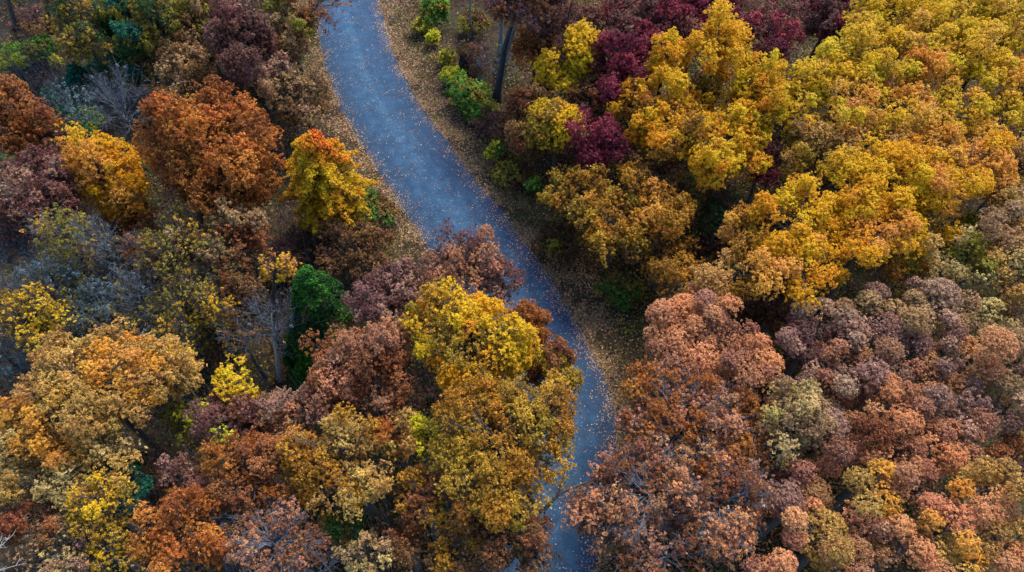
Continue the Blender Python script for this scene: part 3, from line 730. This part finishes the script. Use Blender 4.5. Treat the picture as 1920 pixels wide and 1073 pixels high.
T(1215, 40, 180, 130, 10, 'leafy', ['crimson', 'maroon'], 'pink crimson tree at the top edge above the golden group')
T(1320, 5, 160, 110, 10, 'leafy', ['crimson', 'wine'], 'crimson tree at the top edge behind the tallest golden top')
T(1440, 60, 150, 140, 10, 'broad', ['crimson', 'maroon', 'wine'], 'large pinkish crimson tree right of the tallest golden top')
T(1550, 30, 110, 110, 9, 'leafy', ['dmauve', 'wine'], 'dark plum tree at the top edge left of the yellow green oaks')
T(1115, 268, 115, 120, 7.5, 'leafy', ['wine', 'crimson'], 'wine purple tree below the clear yellow layered tree')
T(1250, 120, 100, 140, 10.5, 'broad', ['gold', 'gold'], 'golden tree with a rounded top, left one of the golden group')
T(1345, 90, 120, 150, 11, 'broad', ['gold', 'gold'], 'tallest golden tree with a smooth dome, middle of the golden group', leafk=1.05)
T(1420, 175, 115, 170, 10, 'leafy', ['yellow', 'gold'], 'pure yellow tree, right one of the golden group', leafk=1.1)
T(1185, 195, 84, 84, 8.5, 'leafy', ['gold', 'amber'], 'small golden tree at the left foot of the golden group')
T(1255, 235, 150, 130, 8.5, 'leafy', ['gold', 'damber'], 'amber tree mixed with brown below the rounded golden top')
T(1365, 270, 170, 140, 9, 'leafy', ['gold', 'yellow'], 'deep gold tree under the tallest golden dome', leafk=1.05)
T(1330, 190, 120, 80, 8, 'leafy', ['gold', 'ogold'], 'olive gold tree in the heart of the golden group', leafk=.8)
T(1435, 310, 80, 100, 6, 'leafy', ['wine', 'dmauve'], 'dark wine tree in the gap right of the deep gold tree', leafk=.9)
T(1220, 320, 120, 90, 7, 'leafy', ['damber', 'brown'], 'brown amber tree below the wine purple tree')
T(1085, 365, 140, 110, 6, 'leafy', ['damber', 'ogold'], 'low olive amber tree at the edge of the right verge')
T(1150, 420, 150, 120, 6.5, 'leafy', ['damber', 'ogold'], 'olive amber tree with dark gaps above the right verge, second down')
T(1240, 395, 120, 100, 7, 'leafy', ['damber', 'amber'], 'tawny tree in the shaded valley below the deep gold tree')
T(1290, 370, 70, 80, 5, 'airy', ['dbrown', 'olive'], 'dark half hidden tree below the deep gold tree', leafk=.7)
T(1240, 480, 130, 90, 5, 'leafy', ['brown', 'damber'], 'dusky brown tree above the wide patch of shaded verge', leafk=.8)
T(1355, 400, 90, 100, 4.5, 'airy', ['dgreen', 'dbrown'], 'gloomy dark green tree in the gap left of the wide gold oak', leafk=.8)
B(1160, 545, 90, 90, .9, 'bush', ['olive', 'green'], 'sparse green brush on the right verge across from the big golden tree', leafk=.45)
B(1050, 450, 110, 80, 1.2, 'bush', ['dbrown', 'olive', 'brown'], 'dark brown brush bordering the right verge in the middle', leafk=.6)
# ---- upper right oaks
for (x, y, w, h, z, s, p, lb) in [
    (1680, 20, 130, 110, 11, 'broad', ['ygreen', 'yellow'], 'yellow green oak at the top edge right of the dark plum tree'),
    (1790, 20, 130, 110, 11, 'broad', ['ygreen', 'yellow'], 'yellow green oak at the top edge, second from the right corner'),
    (1890, 30, 130, 120, 11, 'broad', ['ygreen', 'yellow'], 'pale yellow oak in the top right corner'),
    (1610, 95, 130, 120, 10.5, 'broad', ['ygreen', 'yellow'], 'yellow green oak directly below and right of the dark plum tree'),
    (1720, 110, 130, 110, 10.5, 'broad', ['ygreen', 'amber'], 'yellow green oak with apricot tips in the upper right'),
    (1835, 120, 130, 120, 10.5, 'broad', ['ygreen', 'yellow'], 'bright yellow green oak below the pair at the top right edge'),
    (1925, 170, 120, 120, 10.5, 'broad', ['ygreen', 'amber'], 'yellow oak with dark hollows at the right edge, upper part'),
    (1500, 175, 100, 130, 9.5, 'broad', ['yellow', 'ygreen'], 'lemon yellow oak touching the pure yellow tree'),
    (1580, 190, 130, 110, 10, 'broad', ['ygreen', 'amber'], 'yellow oak with brownish tips right of the lemon yellow oak'),
    (1680, 200, 130, 110, 10, 'broad', ['ygreen', 'amber'], 'yellow oak in the middle of the upper right group above a dark hollow'),
    (1780, 215, 120, 100, 10, 'broad', ['ygreen', 'yellow'], 'greenish yellow oak above the broad apricot gold oak'),
    (1870, 240, 120, 100, 9.5, 'broad', ['ygreen', 'yellow'], 'green tinged oak near the right edge above the apricot gold oak'),
    (1530, 275, 120, 110, 8.5, 'broad', ['ogold', 'kamber'], 'shaded olive gold oak below the lemon yellow oak'),
    (1640, 265, 110, 80, 9, 'broad', ['kamber', 'ogold'], 'brownish yellow oak between the yellow and the gold oaks'),
    (1650, 335, 170, 150, 11, 'broad', ['gold', 'yellow'], 'bright gold oak in the middle right'),
    (1790, 310, 180, 150, 11, 'broad', ['amber', 'gold'], 'broad apricot gold oak near the right edge'),
    (1495, 410, 160, 140, 11, 'broad', ['gold', 'yellow'], 'wide gold oak beside the dark gap'),
    (1640, 430, 150, 130, 11, 'broad', ['gold', 'amber'], 'rich gold oak below the bright gold oak'),
    (1500, 500, 180, 120, 10.5, 'broad', ['gold', 'amber'], 'gold oak with crisp knobs, lowest of the gold oaks'),
    (1390, 440, 90, 90, 9.5, 'broad', ['damber', 'amber'], 'amber oak poking left into the dark gap'),
    (1380, 520, 130, 80, 9, 'broad', ['damber', 'kamber'], 'tawny oak left of the lowest gold oak'),
    (1285, 535, 110, 90, 7.5, 'leafy', ['damber', 'brown'], 'brown amber tree above the salmon oak at the verge'),
    (1745, 420, 110, 110, 9.5, 'broad', ['kamber', 'gold'], 'bronze oak right of the rich gold oak'),
    (1700, 480, 100, 90, 8.5, 'broad', ['damber', 'ogold'], 'shaded bronze oak below the rich gold oak'),
    (1800, 495, 120, 110, 9.5, 'broad', ['khaki', 'olive'], 'khaki olive oak right of the shaded bronze oak'),
    (1895, 420, 110, 120, 10.5, 'broad', ['kamber', 'tan'], 'peach tan oak at the right edge'),
    (1900, 520, 120, 120, 10, 'broad', ['kamber', 'khaki'], 'sandy tan oak at the right edge below the peach tan one'),
    (1910, 310, 80, 100, 9, 'broad', ['kamber', 'brown'], 'brown tan oak at the right edge beside the apricot gold oak'),
    (1840, 440, 70, 70, 7, 'leafy', ['olive', 'lime'], 'small olive tree in the dark hollow near the right edge'),
]: T(x, y, w * 1.3, h * 1.25, z, s, p, lb, name='oak_tree', group='oaks of the right hand forest', leafk=1.0, patch=.36)
# ---- lower right oaks
for (x, y, w, h, z, s, p, lb) in [
    (1310, 625, 190, 150, 9.5, 'puff', ['salmon', 'rose'], 'big salmon oak beside the right verge'),
    (1410, 680, 100, 100, 9.5, 'puff', ['salmon', 'rose'], 'small bright salmon oak right of the big salmon oak'),
    (1440, 585, 140, 70, 6, 'leafy', ['dmauve', 'dbrown'], 'dark plum brown tree in the shade under the lowest gold oak'),
    (1530, 625, 140, 120, 9.5, 'puff', ['mauve', 'dmauve'], 'mauve oak right of the small bright salmon oak'),
    (1640, 600, 140, 110, 10, 'puff', ['mauve', 'tan'], 'grey mauve oak below the shaded bronze oak'),
    (1760, 580, 140, 110, 10.5, 'puff', ['mauve', 'tan'], 'pale mauve oak with round knobs near the upper edge of the mauve oaks'),
    (1860, 610, 110, 90, 9, 'puff', ['khaki', 'tan'], 'straw coloured oak near the right edge among the mauve ones'),
    (1580, 690, 130, 110, 9.5, 'puff', ['mauve', 'rose'], 'mauve oak with a dark gap on its right side'),
    (1700, 670, 130, 110, 10, 'puff', ['mauve', 'rose'], 'rosy mauve oak right of the dark gap'),
    (1810, 680, 120, 110, 10, 'puff', ['mauve', 'salmon'], 'soft pink oak in the middle of the mauve oaks'),
    (1905, 680, 110, 120, 10, 'puff', ['mauve', 'tan'], 'grey pink oak at the right edge halfway down'),
    (1540, 745, 110, 90, 9.5, 'puff', ['mauve', 'rose'], 'dusky pink oak right of the pale khaki oak'),
    (1490, 790, 120, 170, 10.5, 'leafy', ['khaki', 'tan'], 'pale khaki oak among the pink oaks'),
    (1680, 760, 120, 100, 10.5, 'puff', ['salmon', 'rose'], 'terracotta oak with orange red knobs'),
    (1770, 780, 110, 100, 10, 'puff', ['mauve', 'rose'], 'brownish pink oak right of the terracotta oak'),
    (1880, 770, 120, 100, 9.5, 'puff', ['rose', 'mauve'], 'rose oak above the dark diagonal gap near the right edge'),
    (1580, 830, 120, 110, 10, 'puff', ['rose', 'rust', 'mauve'], 'russet oak right of the pale khaki oak'),
    (1680, 850, 130, 110, 11, 'puff', ['salmon', 'rose'], 'peach oak left of the dark red gap'),
    (1790, 850, 130, 100, 10.5, 'puff', ['rose', 'salmon'], 'pink red oak below the dark diagonal gap'),
    (1900, 860, 110, 90, 8.5, 'puff', ['dmauve', 'rust'], 'dark red brown oak at the right edge'),
    (1640, 915, 110, 100, 12, 'puff', ['kamber', 'amber', 'salmon'], 'honey yellow round oak in the lower right'),
    (1720, 920, 120, 100, 11, 'puff', ['salmon', 'rose'], 'peachy pink oak right of the honey yellow one'),
    (1855, 925, 130, 120, 12, 'puff', ['kamber', 'amber', 'salmon'], 'golden tan dome shaped oak near the lower right corner'),
    (1765, 990, 120, 120, 12, 'puff', ['kamber', 'amber', 'salmon'], 'straw gold oak between the honey oak and the corner'),
    (1615, 970, 50, 60, 11.5, 'puff', ['kamber', 'amber', 'salmon'], 'tiny honey coloured oak top beside a black hole'),
    (1680, 1020, 130, 100, 11, 'puff', ['salmon', 'rose'], 'salmon pink oak at the bottom edge left of the straw gold oak'),
    (1880, 1030, 140, 110, 12, 'puff', ['kamber', 'amber', 'salmon'], 'orange tan oak in the lower right corner'),
    (1800, 1075, 100, 70, 12, 'puff', ['salmon', 'amber'], 'apricot oak cut by the bottom edge near the corner'),
    (1530, 1000, 120, 110, 11.5, 'puff', ['salmon', 'kamber'], 'peach tan oak at the bottom edge right of the bare twigged tree'),
    (1590, 1050, 110, 90, 11.5, 'puff', ['salmon', 'rose'], 'coral oak cut by the bottom edge'),
    (1445, 1065, 80, 50, 11, 'puff', ['salmon', 'rose'], 'small coral oak top at the bottom edge left of the others'),
    (1510, 920, 110, 110, 10, 'puff', ['rose', 'mauve'], 'faded pink brown oak right of the bare twigged tree'),
    (1420, 790, 90, 140, 7, 'leafy', ['maroon', 'rust'], 'deep red tree in the shade left of the pale khaki oak'),
    (1600, 745, 90, 80, 8, 'puff', ['dmauve', 'maroon'], 'dim plum oak in the gap left of the terracotta oak'),
    (1845, 740, 80, 60, 9, 'puff', ['mauve', 'tan'], 'small tan pink oak beside the dark diagonal gap'),
]: T(x, y, w * 1.2, h * 1.2, z, s, p, lb, name='oak_tree', group='oaks of the right hand forest', leafk=1.0)
# ---- large thin tree over the road at the lower right
T(1290, 800, 250, 170, 9.5, 'airy', ['rose', 'burnt'], 'wide thin coral brown tree leaning over the road end of the verge', leafk=1.7, twigmat=M_TWIG, extra=[(1200, 790, 110, 100, 0), (1300, 740, 110, 90, .5)])
T(1200, 930, 200, 170, 9.5, 'airy', ['rose', 'rust'], 'thin red brown tree hanging over the road near the bottom', leafk=1.0, twigmat=M_TWIG, base=(1270, 1010))
T(1120, 960, 130, 190, 9, 'airy', ['rose', 'salmon'], 'sparse coral sprays of a tree hanging over the road at the bottom', leafk=.55, base=(1285, 1000))
T(1340, 950, 210, 190, 9.5, 'airy', ['rust', 'salmon'], 'brown pink tree full of bare blue grey twigs at the lower right', leafk=1.25, twigmat=M_TWIG)
T(1250, 1040, 190, 110, 9, 'twiggy', ['rust', 'rose'], 'nearly leafless blue twigged tree at the bottom edge right of the road', leafk=2.2)
T(1420, 890, 110, 110, 9, 'airy', ['rust', 'mauve'], 'brown tree with lilac twigs left of the faded pink oak', leafk=1.5, twigmat=M_TWIG)

for n_, spec in enumerate(TREES):
    name, cat, px, py, w, h, zc, style, pal, label, kw = spec
    build_tree(n_, name, cat, px, py, w, h, zc, style, pal, label, **kw)
scene['leaves'] = count['leaves']
print('LEAVES', count['leaves'], 'TREES', len(TREES))

# ------------------------------------------------------------------ the dark stump beside the verge
def stump():
    p = at(869, 135, 0)[0]
    root = bpy.data.objects.new('tree_stump', None); scene.collection.objects.link(root)
    root.location = p
    root['label'] = 'black broken tree stump among the shrubs right of the road'; root['category'] = 'stump'
    rng = np.random.default_rng(5); n, k = 22, 9
    a = np.arange(n) * 2 * math.pi / n
    V = []
    for j in range(k):
        t = j / (k - 1)
        r = .62 - .22 * t + .25 * (1 - t) ** 4 + .07 * np.sin(a * 3 + 1) + .05 * np.sin(a * 7)
        z = t * (1.9 + .45 * np.sin(a + 1) + .25 * rng.random(n) * (j == k - 1)) - .1
        V.append(np.column_stack([r * np.cos(a), r * np.sin(a), z if j else np.full(n, -.1)]))
    V.append(V[-1] * np.array([.7, .7, 1])); V.append(V[-1] * np.array([.6, .6, .75])); V.append(V[-1] * np.array([.1, .1, .95]))
    K = len(V); V = np.concatenate(V)
    i = np.arange(K - 1)[:, None] * n + np.arange(n)[None]; i2 = np.arange(K - 1)[:, None] * n + (np.arange(n)[None] + 1) % n
    F = np.stack([i, i2, i2 + n, i + n], -1).reshape(-1, 4)
    make_mesh('stump_body', V, F, bark_material('charred_bark', (.008, .007, .006), (.035, .03, .026)), root, smooth=True)
stump()

# ------------------------------------------------------------------ fallen leaves, undergrowth
rng = np.random.default_rng(77)
def scatter_leaves(name, label, n, u_fn, cols, wts, z0, Lr):
    k = rng.integers(0, len(ER) - 1, n * 2); seg = np.linalg.norm(ER[k + 1] - ER[k], axis=1)
    vis = (ER[k][:, 1] > 2) & (ER[k][:, 1] < 88)
    k = k[vis]; seg = seg[vis]
    k = rng.choice(k, n, p=seg / seg.sum())
    t = rng.random(n)[:, None]
    c = CL[k] * (1 - t) + CL[k + 1] * t; nl = -(NL[k] * (1 - t) + NL[k + 1] * t)
    u = u_fn(n)
    xy = c + nl * u[:, None]
    pk = np.sin(xy[:, 0] * 1.1 + 2 * np.sin(xy[:, 1] * .7)) + np.sin(xy[:, 1] * 1.7 + xy[:, 0] * .6) + np.sin(xy[:, 0] * 3.3 - xy[:, 1] * 2.1) * .7
    kp = rng.random(n) < np.clip(.62 + .3 * pk, .12, 1)
    xy, u = xy[kp], u[kp]; n = len(u)
    on = np.abs(u) < ROAD_W / 2
    z = np.where(on, .02 + .06 * (1 - (u / (ROAD_W / 2)) ** 2), np.maximum(ground_z(xy), -.03)) + z0 + rng.random(n) * .03
    P = np.column_stack([xy, z]); N = unit(rng.normal(0, .28, (n, 3)) + np.array([0, 0, 1])); D = rng.normal(size=(n, 3))
    L = rng.uniform(*Lr, n); V, F = leaf_quads(P, N, D, L, L * rng.uniform(.55, .95, n))
    cc = np.array([lin(c) for c in cols])[rng.choice(len(cols), n, p=np.array(wts) / sum(wts))] * np.exp(rng.normal(0, .25, n))[:, None]
    return stuff(make_mesh(name, V, F, M_LITTER, col=np.clip(cc, .004, .8)), label)

def u_road(n):
    m = rng.random(n)
    u = rng.uniform(-ROAD_W / 2, ROAD_W / 2, n)
    e = ROAD_W / 2 - np.abs(rng.normal(0, .6, n))
    s = np.where(rng.random(n) < .62, 1, -1)
    return np.where(m < .66, s * e, u)
scatter_leaves('leaves_on_road', 'small pale and orange fallen leaves strewn over the blue grey road, thicker at its edges', 30000, u_road,
               [(175, 155, 140), (160, 135, 115), (145, 100, 72), (185, 165, 125), (130, 75, 60), (110, 78, 70)], [3, 3, 2, 1.5, 1, 1], .008, (.05, .14))
def u_verge(n):
    s = np.where(rng.random(n) < .55, 1, -1)
    return s * (ROAD_W / 2 - .15 + np.abs(rng.normal(0, 2.6, n)))
scatter_leaves('leaves_on_verge', 'brown and tan leaf litter covering both verges of the road', 105000, u_verge,
               [(140, 110, 82), (112, 84, 62), (165, 135, 100), (88, 66, 50), (165, 140, 85), (135, 85, 60), (100, 95, 62)], [3, 3, 2, 2, 1, 1, 1], .01, (.12, .26))

def verge_grass():
    n = 52000
    k = rng.integers(0, len(ER), n); k = k[(ER[k][:, 1] > 2) & (ER[k][:, 1] < 88)]; n = len(k)
    sd = np.where(rng.random(n) < .5, 1, -1); u = sd * (ROAD_W / 2 + .5 + rng.gamma(2.2, 1.25, n))
    xy = CL[k] + rng.normal(0, .6, (n, 2)) - NL[k] * u[:, None]
    m = np.sin(xy[:, 0] * .55 + 1.1) + np.sin(xy[:, 1] * .42 + xy[:, 0] * .3) + .6 * np.sin(xy[:, 1] * 1.9 + xy[:, 0] * 1.3)
    xy = xy[(m > .1) & (np.abs(road_dist(xy)) > ROAD_W / 2 + .35)]; n = len(xy)
    hh = rng.uniform(.08, .3, n)
    P = np.column_stack([xy, ground_z(xy) + hh * .45]); D = unit(rng.normal(0, .55, (n, 3)) + np.array([0, 0, 1])); N = rng.normal(size=(n, 3)); N = unit(N - D * np.sum(N * D, -1, keepdims=True))
    V, F = leaf_quads(P, N, D, hh, hh * .35)
    c = np.array([lin(c) for c in [(104, 118, 58), (88, 100, 50), (130, 128, 72), (142, 122, 80), (74, 92, 46)]])[rng.integers(0, 5, n)] * np.exp(rng.normal(0, .2, n))[:, None]
    stuff(make_mesh('verge_grass', V, F, M_LEAF, col=c), 'patches of short dull green grass on the road verges')
verge_grass()

# undergrowth: brown and green brush on the forest floor
def undergrowth():
    n = 24000
    xy = np.column_stack([rng.uniform(-88, 92, n), rng.uniform(3, 100, n)])
    xy = xy[np.abs(xy[:, 0]) < 22 + xy[:, 1] * .9]
    d = road_dist(xy); ad = np.abs(d) - ROAD_W / 2
    nzv = np.sin(xy[:, 0] * .35 + 1.7 * np.sin(xy[:, 1] * .21)) + np.sin(xy[:, 1] * .5 + xy[:, 0] * .2)
    keep = (ad > 3.6 + .5 * nzv) & (rng.random(len(xy)) < .72 + .25 * nzv)
    open_patch = (np.hypot(xy[:, 0] - at(870, 60)[0][0], xy[:, 1] - at(870, 60)[0][1]) < 5.5)
    keep &= ~open_patch
    keep |= (ad > 5) & (xy[:, 0] > 10) & ~open_patch & (rng.random(len(xy)) < .9)
    xy = xy[keep]; nzv = nzv[keep]; m = len(xy)
    gz = ground_z(xy); hgt = rng.uniform(.3, 1.5, m)
    per = 34
    r = np.repeat(np.arange(m), per); q = rng.normal(size=(len(r), 3)) * np.array([.55, .55, .3])
    P = np.column_stack([xy[r], gz[r] + hgt[r] * .6]) + q * (.6 + hgt[r] * .5)[:, None]
    P[:, 2] = np.maximum(P[:, 2], gz[r] + .03)
    N = unit(rng.normal(0, .6, (len(r), 3)) + np.array([0, 0, .8])); L = rng.uniform(.14, .3, len(r))
    V, F = leaf_quads(P, N, rng.normal(size=(len(r), 3)), L, L * .7)
    pals = [PAL[k] for k in ('brown', 'dbrown', 'olive', 'maroon', 'dgreen', 'brown', 'tan')]
    allc = np.array([lin(p[i % len(p)]) for p in pals for i in range(4)])
    pk = rng.integers(0, len(pals), m)
    col = allc[pk[r] * 4 + rng.integers(0, 4, len(r))] * np.exp(rng.normal(0, .25, len(r)))[:, None] * .9
    stuff(make_mesh('undergrowth', V, F, M_LEAF, col=np.clip(col, .003, .8)), 'brown and dull green brush covering the forest floor under the trees')
    # thin bare stems rising out of the brush
    k = np.nonzero(d[keep] < 0)[0]; k = rng.choice(k, min(len(k), 3600), replace=False); k = np.repeat(k, 4)
    a = np.column_stack([xy[k] + rng.normal(0, .25, (len(k), 2)), gz[k] - .05])
    b = a + np.column_stack([rng.normal(0, .5, (len(k), 2)), rng.uniform(1.5, 5.5, len(k))])
    P = np.stack([a, (a + b) / 2 + rng.normal(0, .12, a.shape), b], 1)
    V, F = tubes(P, np.broadcast_to(np.array([.022, .016, .008]), P.shape[:2]), 3)
    stuff(make_mesh('bare_saplings', V, F, M_TWIG), 'thin grey bare stems standing in the brush of the forest floor')
undergrowth()
